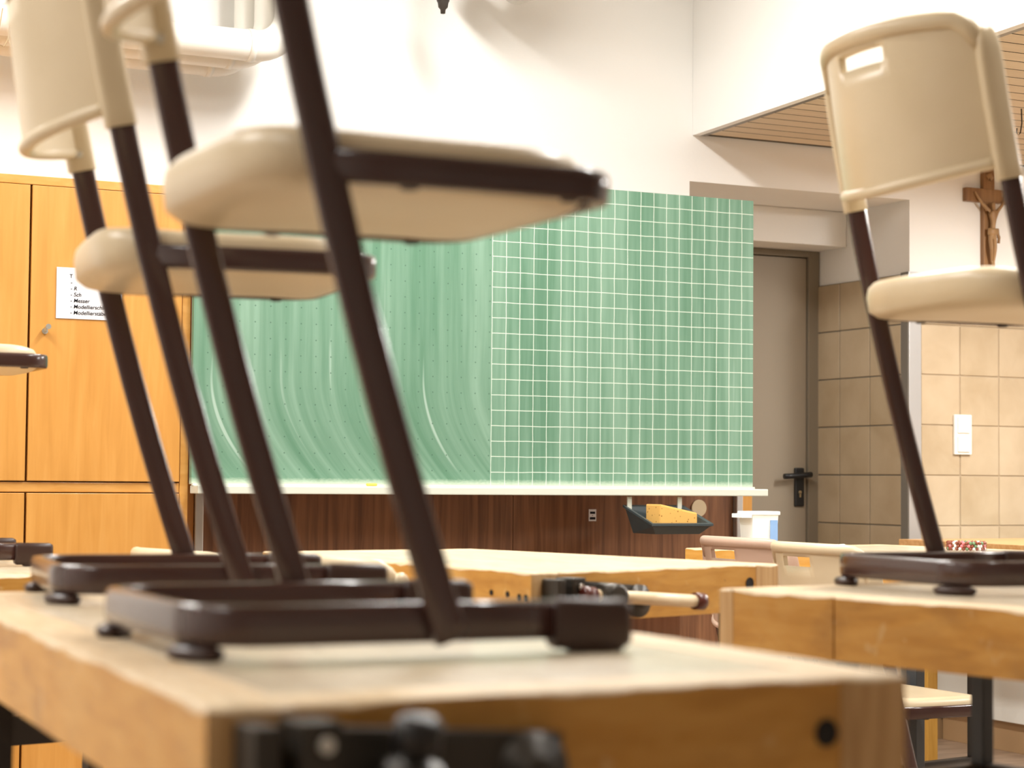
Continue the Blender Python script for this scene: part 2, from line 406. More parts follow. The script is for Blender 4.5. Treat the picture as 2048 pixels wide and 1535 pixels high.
# ------------------------------------------------------------------ chalkboard
BX0, BX1, BZ0, BZ1, BY = 1.783, 3.782, .987, 1.981, 5.838
m_board = mat('green_chalkboard', (.16, .36, .235), .5, .35)
tc = nd(m_board, 'ShaderNodeTexCoord'); sp = nd(m_board, 'ShaderNodeSeparateXYZ'); lk(m_board, tc.outputs['Object'], sp.inputs[0])
X, Z = sp.outputs[0], sp.outputs[2]
def mth(m, op, a, b=None, c=None):
    n = nd(m, 'ShaderNodeMath', operation=op)
    for i, v in enumerate((a, b, c)):
        if v is None: continue
        if isinstance(v, (int, float)): n.inputs[i].default_value = v
        else: lk(m, v, n.inputs[i])
    return n.outputs[0]
def line(m, v, off, pitch, hw):          # 1 on a line every pitch
    t = mth(m, 'PINGPONG', mth(m, 'SUBTRACT', v, off), pitch/2)
    return mth(m, 'LESS_THAN', t, hw)
wob = mth(m_board, 'MULTIPLY', mth(m_board, 'SUBTRACT', noise(m_board, coords(m_board, (6, 6, 6)), 2, 2), .5), .004)
gx, gz = .998, .0455                    # first vertical line, lowest horizontal line (board coordinates)
vl = line(m_board, mth(m_board, 'ADD', X, wob), gx, .0502, .0011)
hl = line(m_board, mth(m_board, 'ADD', Z, wob), gz, .05, .0011)
right = mth(m_board, 'GREATER_THAN', X, gx-.0012)
grid = mth(m_board, 'MULTIPLY', mth(m_board, 'MAXIMUM', vl, hl), right)
dot = mth(m_board, 'MULTIPLY', mth(m_board, 'MAXIMUM', mth(m_board, 'MULTIPLY', line(m_board, X, .244, .0497, .0026), line(m_board, Z, .348, .05, .0010)),
                                     mth(m_board, 'MULTIPLY', line(m_board, X, .244, .0497, .0010), line(m_board, Z, .348, .05, .0026))), mth(m_board, 'SUBTRACT', 1, right))
# chalk haze: vertical wipes, bending into arcs near the bottom
bend = mth(m_board, 'MULTIPLY', mth(m_board, 'SUBTRACT', 1, right), mth(m_board, 'MULTIPLY', mth(m_board, 'POWER', mth(m_board, 'MAXIMUM', mth(m_board, 'SUBTRACT', .34, Z), 0), 2), -1.5))
cv = nd(m_board, 'ShaderNodeCombineXYZ'); lk(m_board, mth(m_board, 'ADD', X, bend), cv.inputs[0]); lk(m_board, mth(m_board, 'MULTIPLY', Z, .05), cv.inputs[2])
n1 = noise(m_board, cv.outputs[0], 9, 3); n2 = noise(m_board, cv.outputs[0], 42, 4)
hz = mth(m_board, 'ADD', mth(m_board, 'MULTIPLY', n1, .6), mth(m_board, 'MULTIPLY', n2, .5))
mr = nd(m_board, 'ShaderNodeMapRange'); mr.inputs[1].default_value = .42; mr.inputs[2].default_value = .78; lk(m_board, hz, mr.inputs[0])
col = mix(m_board, mr.outputs[0], (.092, .205, .130), (.215, .350, .262))
n3 = noise(m_board, cv.outputs[0], 30, 1); st = nd(m_board, 'ShaderNodeMapRange'); st.inputs[1].default_value = .69; st.inputs[2].default_value = .76; st.inputs[4].default_value = .55
lk(m_board, n3, st.inputs[0])
col = mix(m_board, mth(m_board, 'MULTIPLY', st.outputs[0], mth(m_board, 'SUBTRACT', 1, mth(m_board, 'MULTIPLY', right, .6))), col, (.46, .58, .51))
# chalk dust along the lower edge
ed = nd(m_board, 'ShaderNodeMapRange'); ed.inputs[1].default_value = .016; ed.inputs[2].default_value = .0; ed.inputs[4].default_value = 1
lk(m_board, mth(m_board, 'ADD', Z, mth(m_board, 'MULTIPLY', noise(m_board, coords(m_board, (30, 30, 60)), 3, 4), -.012)), ed.inputs[0])
col = mix(m_board, mth(m_board, 'MULTIPLY', ed.outputs[0], .5), col, (.75, .80, .66))
col = mix(m_board, mth(m_board, 'MULTIPLY', dot, .8), col, (.05, .12, .08))
col = mix(m_board, mth(m_board, 'MULTIPLY', grid, .85), col, (.66, .73, .64))
setcol(m_board, col)
bo = empty('chalkboard', (BX0, BY, BZ0)); tag(bo, 'green chalkboard, dotted on one half and squared on the other', 'chalkboard')
MB().box(0, BX1-BX0, 0, .022, 0, BZ1-BZ0).build('writing_surface', m_board, bo)
MB().box(.0, BX1-BX0, .0225, .045, .004, BZ1-BZ0-.004).build('backing', m_walnut, bo)
MB().box(.002, 2.022, -.062, .02, -.028, -.004, .003).build('chalk_ledge', m_traymat, bo)
MB().box(.0, 2.0, -.012, .0, -.0038, .003).build('dust_gutter', m_traymat, bo)
b = MB()
for x, z in ((.50, 0), ): pass
tag(MB().lathe([(.004, 0), (.005, .004), (.005, .03), (.004, .034)], 10, (2.335, 5.80, .9895), 'x').build('chalk_stub', mat('yellow_chalk', (.8, .6, .1), .8)), 'short yellow chalk stub lying on the board ledge', 'chalk')
# box behind / below the board
bs = empty('board_housing', (2.87, 6.25, 0)); tag(bs, 'walnut back panel with orange side boards under the chalkboard', 'panel'); borg = (2.87, 6.25, 0)
for x0, x1 in ((1.90, 2.99), (2.9925, 3.868)):
    L(MB().box(x0, x1, 6.10, 6.12, .05, 1.0), 'back_panel', m_walnut, bs, borg)
L(MB().box(3.897, 3.940, 6.085, 6.40, 0, 1.0, .002), 'side_board', m_cab, bs, borg)
L(MB().box(1.832, 1.868, 6.085, 6.40, 0, 1.0, .002), 'side_board', m_cab, bs, borg)
for x0, x1 in ((1.869, 1.898), (3.870, 3.896)):
    L(MB().box(x0, x1, 6.075, 6.11, 0, 1.0, .004), 'guide_rail', m_alu, bs, borg)
L(MB().lathe([(.030, 0), (.030, .006), (.026, .007)], 28, (3.724, 6.094, .913), 'y'), 'cable_cover', m_cream, bs, borg)
st_ = empty('sticker', (3.296, 6.0985, .888)); tag(st_, 'small white sticker with two dark lines on the walnut panel', 'sticker')
MB().box(-.0145, .0145, -.0008, .001, -.0205, .0205).build('label_sheet', m_paper, st_)
b = MB(); b.box(-.010, .010, -.0012, -.0008, .0045, .0125); b.box(-.002, .002, -.0012, -.0008, -.002, 0); b.box(-.011, .011, -.0012, -.0008, -.015, -.0065)
b.build('print_marks', m_ink, st_)
# sponge bin under the ledge
sb = empty('sponge_bin', (3.37, 5.70, .835)); tag(sb, 'slate grey plastic bin hooked under the chalk ledge', 'bin')
b = MB()
def rect(x0, x1, y0, y1, z): return [(x0, y0, z), (x1, y0, z), (x1, y1, z), (x0, y1, z)]
rings = [rect(-.105, .105, -.05, .095, 0), rect(-.135, .135, -.075, .105, .062), rect(-.145, .145, -.085, .110, .068), rect(-.145, .145, -.085, .110, .075), rect(-.130, .130, -.070, .098, .073), rect(-.100, .100, -.045, .088, .006)]
prev = None
for r in rings:
    vs = [b.bm.verts.new(p) for p in r]
    if prev:
        for i in range(4): b.bm.faces.new((prev[i], prev[(i+1) % 4], vs[(i+1) % 4], vs[i]))
    else: b.bm.faces.new(vs[::-1])
    prev = vs
b.bm.faces.new(prev)
# the front of the bin hangs lower than its back
for v in b.bm.verts:
    if v.co.z > .05: v.co.z += (v.co.y-.1)*.30+.015
for v in b.bm.verts: v.co.x *= .80
b.build('bin_body', m_bin, sb)
for x in (-.098, .095):
    MB().box(x-.008, x+.008, .095, .1, .07, .12).build('hook_strip', m_traymat, sb)
sg = MB().box(-.060, .082, -.040, .055, .012, .080, .006)
for v in sg.bm.verts:
    if v.co.z > .04: v.co.z -= (v.co.x+.060)*.20-.008
    v.co += Vector((3.37, 5.70, .845))
tag(sg.build('sponge', m_sponge), 'yellow porous sponge lying in the grey bin', 'sponge')

# ------------------------------------------------------------------ wall things
cx = empty('crucifix', (5.272, WALLY-.0001, 1.80)); tag(cx, 'dark wooden crucifix with carved figure on the white wall', 'crucifix')
MB().box(-.028, .028, -.024, 0, 0, .494, .003).build('upright', m_cross, cx)
MB().box(-.117, .117, -.026, -.002, .345, .400, .003).build('crossbeam', m_cross, cx)
# carved figure: one continuous skinned body
vs = {'pel': (0, -.040, .215, .0155, .012), 'bel': (.004, -.041, .250, .0125, .011), 'che': (.006, -.042, .290, .017, .013), 'nec': (.004, -.044, .318, .008, .008),
      'hea': (-.002, -.050, .334, .0115, .012), 'top': (-.004, -.049, .346, .007, .007),
      'sl': (-.022, -.040, .314, .008, .008), 'el': (-.048, -.037, .338, .0065, .0065), 'hl': (-.074, -.034, .372, .005, .005), 'tl': (-.080, -.032, .384, .004, .004),
      'sr': (.032, -.040, .314, .008, .008), 'er': (.056, -.037, .338, .0065, .0065), 'hr': (.080, -.034, .372, .005, .005), 'tr': (.086, -.032, .384, .004, .004),
      'hipl': (-.010, -.042, .200, .011, .011), 'knl': (-.014, -.054, .155, .0085, .0085), 'ankl': (-.002, -.040, .105, .0055, .0055), 'ftl': (0, -.046, .082, .006, .004),
      'hipr': (.010, -.042, .200, .011, .011), 'knr': (.002, -.056, .152, .0085, .0085), 'ankr': (.004, -.044, .102, .0055, .0055), 'ftr': (.003, -.050, .080, .006, .004)}
ed_ = [('pel', 'bel'), ('bel', 'che'), ('che', 'nec'), ('nec', 'hea'), ('hea', 'top'), ('che', 'sl'), ('sl', 'el'), ('el', 'hl'), ('hl', 'tl'), ('che', 'sr'), ('sr', 'er'), ('er', 'hr'), ('hr', 'tr'),
       ('pel', 'hipl'), ('hipl', 'knl'), ('knl', 'ankl'), ('ankl', 'ftl'), ('pel', 'hipr'), ('hipr', 'knr'), ('knr', 'ankr'), ('ankr', 'ftr')]
ks = list(vs); me = bpy.data.meshes.new('carved_figure'); me.from_pydata([vs[k][:3] for k in ks], [(ks.index(a), ks.index(b_)) for a, b_ in ed_], [])
fo = new_obj('carved_figure', me, [m_corpus], cx)
sm = fo.modifiers.new('skin', 'SKIN')
for i, k in enumerate(ks):
    sv = me.skin_vertices[0].data[i]; sv.radius = (vs[k][3]*1.0, vs[k][4]*1.0); sv.use_root = (k == 'pel')
fo.modifiers.new('sub', 'SUBSURF').render_levels = 2; fo.modifiers['sub'].levels = 1
b = MB(); b.sweep([(-.024, -.044, .224), (0, -.054, .222), (.026, -.044, .226), (.034, -.038, .205)], .030, .010, (0, 0, 1), 10, 2.2); b.sweep([(.026, -.04, .222), (.038, -.038, .205), (.036, -.036, .180)], .012, .01, (1, 0, 0), 8, 2)
b.build('loincloth', m_corpus, cx)
b = MB(); b.sweep([(-.014, -.027, .447), (0, -.031, .455), (.013, -.027, .440)], .024, .005, (0, 0, 1), 8, 2.5); b.build('scroll', m_corpus, cx)
sw = empty('light_switch', (5.139, WALLY-.0101, 1.203)); tag(sw, 'ivory double light switch on the beige tiles', 'switch')
MB().box(-.043, .043, -.012, 0, -.0795, .0795, .003).build('switch_frame', m_switch, sw)
for z in (.038, -.038):
    MB().box(-.030, .030, -.019, -.0121, z-.031, z+.031, .002).build('rocker', m_switch, sw)
hk = MB(); hk.tube([(4.62, 5.43, SZ+.0), (4.622, 5.43, SZ-.05), (4.615, 5.43, SZ-.085), (4.605, 5.43, SZ-.095), (4.598, 5.43, SZ-.085), (4.600, 5.43, SZ-.07)], .0022, 8)
tag(hk.build('wire_hook', m_steel), 'thin dark wire hook hanging from the slatted ceiling', 'hook')
# pipes
for i, (yy, zz, r) in enumerate(((6.10, 2.395, .050), (6.215, 2.385, .046), (6.32, 2.375, .046))):
    xe = 2.17-.035*i
    p = [(-3.19, yy, zz), (-1, yy, zz), (xe-.12, yy, zz)] + [(xe-.12+.12*math.sin(a), yy, zz+.12-.12*math.cos(a)) for a in [math.pi/2*k/10 for k in range(1, 11)]] + [(xe, yy, CEIL_Z-.002)]
    e_ = empty('water_pipe', (-.5, yy, zz)); tag(e_, ['thick white pipe with elbow, frontmost of the three under the ceiling', 'white pipe with elbow between the thick pipe and the wall pipe', 'white pipe with elbow running closest to the wall'][i], 'pipe')
    t = MB().tube(p, r, 24, ref=(0, 1, 0)); 
    L(t, 'pipe_run', m_pipe, e_, (-.5, yy, zz))
    t = MB().tube([(xe-.145, yy, zz), (xe-.125, yy, zz)], r*1.06, 24); L(t, 'coupling', m_pipe, e_, (-.5, yy, zz))
cd = MB().box(2.085, 2.150, 6.390, 6.4165, 2.46, CEIL_Z-.002, .004); cd.box(2.118, 2.128, 6.383, 6.391, 2.46, CEIL_Z-.002, .002)
tag(cd.build('cable_duct', m_duct), 'grey white vertical cable channel on the wall behind the pipes', 'duct')
cg = MB(); cg.tube([(1.26, 6.08, 2.4455), (1.258, 6.04, 2.440), (1.255, 6.0, 2.42), (1.245, 5.98, 2.36), (1.24, 5.98, 2.31), (1.228, 5.98, 2.285), (1.214, 5.98, 2.29), (1.212, 5.98, 2.33), (1.222, 5.98, 2.40)], .0018, 6)
cg.tube([(1.24, 5.98, 2.31), (1.25, 5.98, 2.285), (1.272, 5.98, 2.275), (1.286, 5.98, 2.30), (1.283, 5.98, 2.36), (1.270, 5.98, 2.42), (1.262, 6.04, 2.45)], .0018, 6)
tag(cg.build('hanging_cord', m_cord), 'thin tan cord hanging in loops from the pipes', 'cord')
for i, (x, zz, r) in enumerate(((3.055, 2.735, .066), (2.905, 2.735, .055))):
    t = MB(); t.tube([(x, 6.27, zz), (x, 6.262, zz), (x, 6.245, zz), (x, 6.20, zz), (x, 6.15, zz), (x, 6.08, zz)] + [(x, 6.08-.15*math.sin(a), zz+.15-.15*math.cos(a)) for a in [math.pi/2*k/8 for k in range(1, 9)]] + [(x, 5.93, CEIL_Z-.002)], r, 24, scale=[.5, .78, .94]+[1]*12, ref=(1, 0, 0))
    tag(t.build('ceiling_duct', m_duct), ['wide grey white duct under the ceiling ending above the board', 'narrower grey white duct beside the wide ceiling duct'][i], 'duct')
fi = MB(); fi.lathe([(.004, 0), (.008, .001), (.009, .014), (.016, .022), (.018, .036), (.021, .042), (.024, .058), (.020, .064), (.027, .075), (.030, .10), (.012, .11), (.011, .588)], 18, (2.69, 6.05, 2.56))
tag(fi.build('pendant_valve', m_iron), 'dark stepped metal valve hanging from the ceiling', 'valve')

# ------------------------------------------------------------------ chairs
HW = .2015; HR = HW-.0170
K1, K2 = .3494, -.1055
def DP(z): return -K1*z - K2*z*z          # position of the post at height z
ZS, ZT = .6077, .845                       # end of the plastic sleeve, top of the backrest
def chair_meshes(plastic):
    parts = []
    # runner: one bent flat-oval tube, closed at the rear
    rr, xr, xe, z = .068, -.236, .150, .0315
    path = [(xe, -HR, z), (0.0, -HR, z)] + arc(xr+rr, -HR+rr, rr, -math.pi/2, -math.pi, 8, z) + arc(xr+rr, HR-rr, rr, math.pi, math.pi/2, 8, z) + [(0, HR, z), (xe, HR, z)]
    parts.append(('runner', MB().sweep(path, .0375, .019, (0, 0, 1), 16, 4.0), m_brown, None))
    for s in (-1, 1):
        t = MB().sweep([(.104, s*HR, .027), (.109, s*HR, .027), (.178, s*HR, .026), (.185, s*HR, .026)], .048, .028, (0, 0, 1), 16, 4.2, scale=[.86, 1, 1, .86])
        t.box(.122, .178, s*HR-.011, s*HR+.011, 0, .012, .004)
        parts.append(('end_cap', t, m_cap, None))
        t = MB(); a0 = math.radians(203 if s < 0 else 157)
        cxx, cyy = xr+rr+rr*math.cos(a0), s*(HR-rr)+rr*math.sin(a0)
        t.lathe([(.026, 0), (.030, .004), (.030, .009), (.022, .0125)], 18)
        for v in t.bm.verts:
            x, y = v.co.x*1.15, v.co.y*.62; an = a0+math.pi/2
            v.co.x, v.co.y = cxx+x*math.cos(an)-y*math.sin(an), cyy+x*math.sin(an)+y*math.cos(an)
        parts.append(('foot_glide', t, m_cap, None))
        zz = [.016, .03, .06, .1, .16, .22, .3, .38, .45, .52, .58, .64, .70, .76, .80]
        parts.append(('post', MB().sweep([(DP(q), s*HW, q) for q in zz], .0165, .0335, (0, 1, 0), 16, 3.0), m_brown, None))
        # cream sleeve on the post
        zz = [ZS, ZS+.001, .63, .68, .73, .77, .795, .81, .822, .83]
        parts.append(('sleeve', MB().sweep([(DP(q)-.001, s*HW, q) for q in zz], .0240, .0410, (0, 1, 0), 18, 2.8, scale=[.97, 1, 1, 1, 1, 1, .97, .88, .66, .30]), plastic, None))
        t = MB().lathe([(.0045, 0), (.0055, .001), (.0045, .003)], 12, (DP(.63)-.003, 0, .63), 'y')
        for v in t.bm.verts: v.co.y = s*(HW-.0118-v.co.y)
        parts.append(('screw', t, m_screw, None))
    # seat frame tube: from the posts forward round the front of the seat
    zf, xf, fr = .445, .166, .05
    ws = HW-.001
    path = [(DP(.445)+.006, -ws, zf), (0, -ws, zf)] + arc(xf-fr, -ws+fr, fr, -math.pi/2, 0, 8, zf) + arc(xf-fr, ws-fr, fr, 0, math.pi/2, 8, zf) + [(0, ws, zf), (DP(.445)+.006, ws, zf)]
    parts.append(('seat_frame', MB().sweep(path, .0310, .018, (0, 0, 1), 16, 4.0), m_brown, None))
    # seat shell: hollow-moulded plastic with rounded rim, thick rolled rear edge
    t = MB(); n = 56; rings = []
    prof = [(.02, .430), (.45, .429), (.80, .430), (.93, .433), (.985, .441), (1.0, .455), (.988, .469), (.955, .4775), (.90, .480), (.80, .4775), (.5, .468), (.02, .464)]
    x0, x1, hy = -.198, .166, .2035
    for k, zz in prof:
        ring = []
        for j in range(n):
            an = 2*math.pi*j/n; c, sn = math.cos(an), math.sin(an); ex = 4.4
            x = math.copysign(abs(c)**(2/ex), c); y = math.copysign(abs(sn)**(2/ex), sn)
            xx = (x0+x1)/2+x*(x1-x0)/2*(1-(1-k)*1.0); yy = y*hy*k
            u = (xx-x0)/(x1-x0)
            dz = .010*max(0, 1-u*2.8)**2 - .010*max(0, (u-.75)/.25)**2
            zq = zz+dz
            if zz < .45: zq -= .010*max(0, 1-u*2.4)           # thicker towards the back
            ring.append(t.bm.verts.new((xx, yy, zq)))
        rings.append(ring)
    for A, B in zip(rings, rings[1:]):
        for j in range(n): t.bm.faces.new((A[j], A[(j+1) % n], B[(j+1) % n], B[j])).smooth = True
    t.bm.faces.new(rings[0][::-1]); t.bm.faces.new(rings[-1])
    parts.append(('seat', t, plastic, None))
    for x, y in ((.115, -ws), (.115, ws), (-.05, -ws), (-.05, ws), (.148, -.09), (.148, .09)):
        parts.append(('fixing_lug', MB().lathe([(.007, 0), (.009, .001), (.009, .008)], 12, (x, y*.975, .4275)), m_lug, None))
    # backrest: bowed shell with a grip slot, lip around the edge
    bow, th = .096, .0125
    NS = 28; svals = [-HW+.004+(2*HW-.008)*i/NS for i in range(NS+1)]
    sl = .058
    svals = sorted(set([round(v, 5) for v in svals if abs(abs(v)-sl) > .006]+[-sl, sl]))
    def bz(s):                              # lower and upper limit at s
        q = 1-(s/HW)**2
        e = max(0, (abs(s)/HW-.80)/.20)
        return .634-.026*q, ZT-.004*(1-q)-.050*e**2.4
    def bowf(s): return bow*max(0, 1-(abs(s)/HW)**2.2)
    ts = [0, .12, .3, .5, .68, .80, .905, 1.0]
    t = MB()
    def P(s, tt, off):
        lo, hi = bz(s); q = lo+(hi-lo)*tt
        return (DP(q)-bowf(s)*(1-.15*tt)+off, s, q)
    fr_ = {}; bk = {}
    for i, s in enumerate(svals):
        for j, tt in enumerate(ts):
            fr_[i, j] = t.bm.verts.new(P(s, tt, th/2)); bk[i, j] = t.bm.verts.new(P(s, tt, -th/2))
    I, Jn = len(svals)-1, len(ts)-1
    hole = {(i, 5) for i in range(I) if svals[i] >= -sl-1e-6 and svals[i+1] <= sl+1e-6}
    for i in range(I):
        for j in range(Jn):
            if (i, j) in hole: continue
            t.bm.faces.new((fr_[i, j], fr_[i+1, j], fr_[i+1, j+1], fr_[i, j+1])).smooth = True
            t.bm.faces.new((bk[i, j], bk[i, j+1], bk[i+1, j+1], bk[i+1, j])).smooth = True
    for (i, j) in hole:                      # walls of the slot
        for (a, b_) in (((i, j), (i+1, j)), ((i+1, j+1), (i, j+1))): t.bm.faces.new((fr_[a], fr_[b_], bk[b_], bk[a]))
        if (i-1, j) not in hole: t.bm.faces.new((fr_[i, j], fr_[i, j+1], bk[i, j+1], bk[i, j]))
        if (i+1, j) not in hole: t.bm.faces.new((fr_[i+1, j], fr_[i+1, j+1], bk[i+1, j+1], bk[i+1, j]))
    parts.append(('backrest', t, plastic, None))
    top = [P(s, 1.0, -.004) for s in svals]; bot = [P(s, 0.0, -.004) for s in svals]
    sd = lambda s: [P(s, q, -.003) for q in (.1, .3, .5, .7, .9)]
    parts.append(('backrest_rim', MB().sweep(top, .028, .025, (0, 0, 1), 14, 2.2), plastic, None))
    parts.append(('backrest_rim', MB().sweep(bot, .017, .019, (0, 0, 1), 14, 2.2), plastic, None))
    # grip pocket behind the slot
    return parts
protos = {}
def make_chair(plastic_name, label, group=None):
    plastic = {'cream': m_cream, 'pink': m_pink}[plastic_name]
    o = empty('school_chair'); tag(o, label, 'chair', group)
    for nm, mb, mt, _ in chair_meshes(plastic):
        mb.build(nm, mt, o)
    return o
def put(o, x, y, z, rz): o.location = (x, y, z); o.rotation_euler = (0, 0, rz); return o
TB = .8463
cr = make_chair('cream', 'cream plastic chair with brown tube frame on the bench, its runner above the iron vise')
put(cr, .7683, 1.8776, TB, -.0104)
def chair_copy(label, x, y, z, rz, group=None):
    c = copy_tree(cr); c['label'] = label
    if group: c['group'] = group
    return put(c, x, y, z, rz)
chair_copy('cream plastic chair on a bench, standing between the vise chair and the paper list', .8595, 2.6706, TB, -.1224)
chair_copy('cream plastic chair on the bench whose backrest with grip slot stands before the crucifix', 2.1092, 2.4837, TB, -.0428)
TL = .813
chair_copy('cream plastic chair on the low bench before the orange cupboard, seat front showing', .837, 4.55, TL, 0.0)
TF = .807
chair_copy('cream chair on the floor beside the walnut panelled bench, backrest rim before the cupboard', 1.47, 4.17, 0, .20)
chair_copy('cream chair on the floor whose rounded backrest corner stands before the holed bench side', 1.69, 3.74, 0, .08)
chair_copy('cream chair on the floor with seat visible under the bench, behind the bluish lit steel leg', 3.150, 4.20, 0, 0.0)
ck = make_chair('pink', 'rosy beige plastic chair on the floor before the bench with tub and cloth')
put(ck, 3.23, 4.68, 0, .02)

# ------------------------------------------------------------------ workbenches
def lerp2(a, b, t): return (a[0]+(b[0]-a[0])*t, a[1]+(b[1]-a[1])*t)
def bench(label, FL, FR, BR, BL, T, th=.090, rail=.07, leg_in=.22, holes=(), leg_mat=None, stretch=(.49, .545), leg_u=.055, sides=True, split=None, leg_ul=None, hl=.0175):
    cxx = sum(p[0] for p in (FL, FR, BR, BL))/4; cyy = sum(p[1] for p in (FL, FR, BR, BL))/4
    o = empty('workbench', (cxx, cyy, 0)); tag(o, label, 'workbench', None)
    q = lambda p: (p[0]-cxx, p[1]-cyy)
    FL, FR, BR, BL = map(q, (FL, FR, BR, BL))
    wv = math.dist(FL, FR); lf = rail/wv
    ln = math.dist(FL, BL); ll = rail/ln
    def uv(u, v): return lerp2(lerp2(FL, FR, u), lerp2(BL, BR, u), v)
    g = .0006
    def piece(name, u0, u1, v0, v1, wear, z1=T, mats=(m_rail, m_raw)):
        gu, gv = g/wv, g/ln
        poly = [uv(u0+gu, v0+gv), uv(u1-gu, v0+gv), uv(u1-gu, v1-gv), uv(u0+gu, v1-gv)]
        t = MB().worn_slab(poly, T-th, z1, wear)
        if u1-u0 < .3 and v1-v0 > .9:
            t.bm.faces.ensure_lookup_table(); dv = (Vector(uv(.5, 1))-Vector(uv(.5, 0))).normalized()
            t.bm.normal_update()
            for f in t.bm.faces:
                if abs(f.normal.z) < .3 and abs(f.normal.x*dv.x+f.normal.y*dv.y) > .8 and f.material_index == 0: f.material_index = 2
        t.build(name, list(mats)+[m_end], o)
    sm_ = .0012; bg = .0048
    if split:
        s0, s1 = 1-split[0]/ln, 1-split[1]/ln
        piece('rail', 0, lf, 0, s0-.0012/ln, (bg, sm_, sm_, bg)); piece('rail', 0, lf, s0+.0012/ln, s1, (sm_, sm_, sm_, bg))
        piece('rail_end', 0, lf, s1, 1, (sm_, sm_, bg, bg), mats=(m_end, m_raw))
        MB().obox(uv(lf*.55, s0), ((Vector(FR)-Vector(FL)).normalized()), ((Vector(BL)-Vector(FL)).normalized()), rail*.40, .0011, T-th+.002, T-.003).build('joint_filler', m_hole, o)
    else: piece('rail', 0, lf, 0, 1, (bg, sm_, bg, bg))                 # long rails, wear: front, right, back, left
    piece('rail', 1-lf, 1, 0, 1, (bg, bg, bg, sm_))
    piece('rail', lf, 1-lf, 0, ll, (bg, sm_, sm_, sm_))
    piece('rail', lf, 1-lf, 1-ll, 1, (sm_, sm_, bg, sm_))
    gu, gv = .001/wv, .001/ln
    poly = [uv(lf+gu, ll+gv), uv(1-lf-gu, ll+gv), uv(1-lf-gu, 1-ll-gv), uv(lf+gu, 1-ll-gv)]
    MB().worn_slab(poly, T-.04, T-.0004, (sm_,)*4).build('core_board', [m_top, m_top], o)
    for c in o.children:                                          # rails carry the worn top surface too
        pass
    ax = (Vector(FR)-Vector(FL)).normalized(); ay = (Vector(BL)-Vector(FL)).normalized()
    lm = leg_mat or m_steel
    lu = leg_u/wv; lv = leg_in/ln
    ll_ = (leg_ul or leg_u)/wv
    pos = [uv(ll_, lv), uv(1-lu, lv), uv(1-lu, 1-lv), uv(ll_, 1-lv)]
    for p in pos: MB().obox(p, ax, (-ax.y, ax.x), hl, hl, 0, T-th-.001, .003).build('leg', lm, o)
    for a_, b_ in ((pos[0], pos[1]), (pos[3], pos[2]), (pos[0], pos[3]), (pos[1], pos[2]))[:4 if sides else 2]:
        A, B = Vector(a_), Vector(b_); dd = (B-A).normalized(); A = A+dd*(hl+.001); B = B-dd*(hl+.001)
        c = (A+B)/2
        MB().obox(c, dd, (-dd.y, dd.x), (B-A).length/2, .014, *stretch, .003).build('stretcher', m_steel, o)
    # dark plugs / screw holes: (face, position along face 0..1, depth below top, radius)
    for face, t, dz, r, mt in holes:
        a_, b_ = {'F': (FL, FR), 'L': (BL, FL)}[face]
        p = Vector(lerp2(a_, b_, t)); dd = (Vector(b_)-Vector(a_)).normalized(); nn = Vector((dd.y, -dd.x))
        tt = MB().lathe([(r*1.18, 0), (r*1.18, .0012), (r, .0014), (r, .0005)], 20)
        Mx = Matrix(((dd.x, 0, nn.x), (dd.y, 0, nn.y), (0, 1, 0)))
        for v in tt.bm.verts: v.co = Mx @ v.co + Vector((p.x, p.y, T-dz))
        tt.build('plug', mt, o)
    return o, (FL, FR, BR, BL), ax, uv
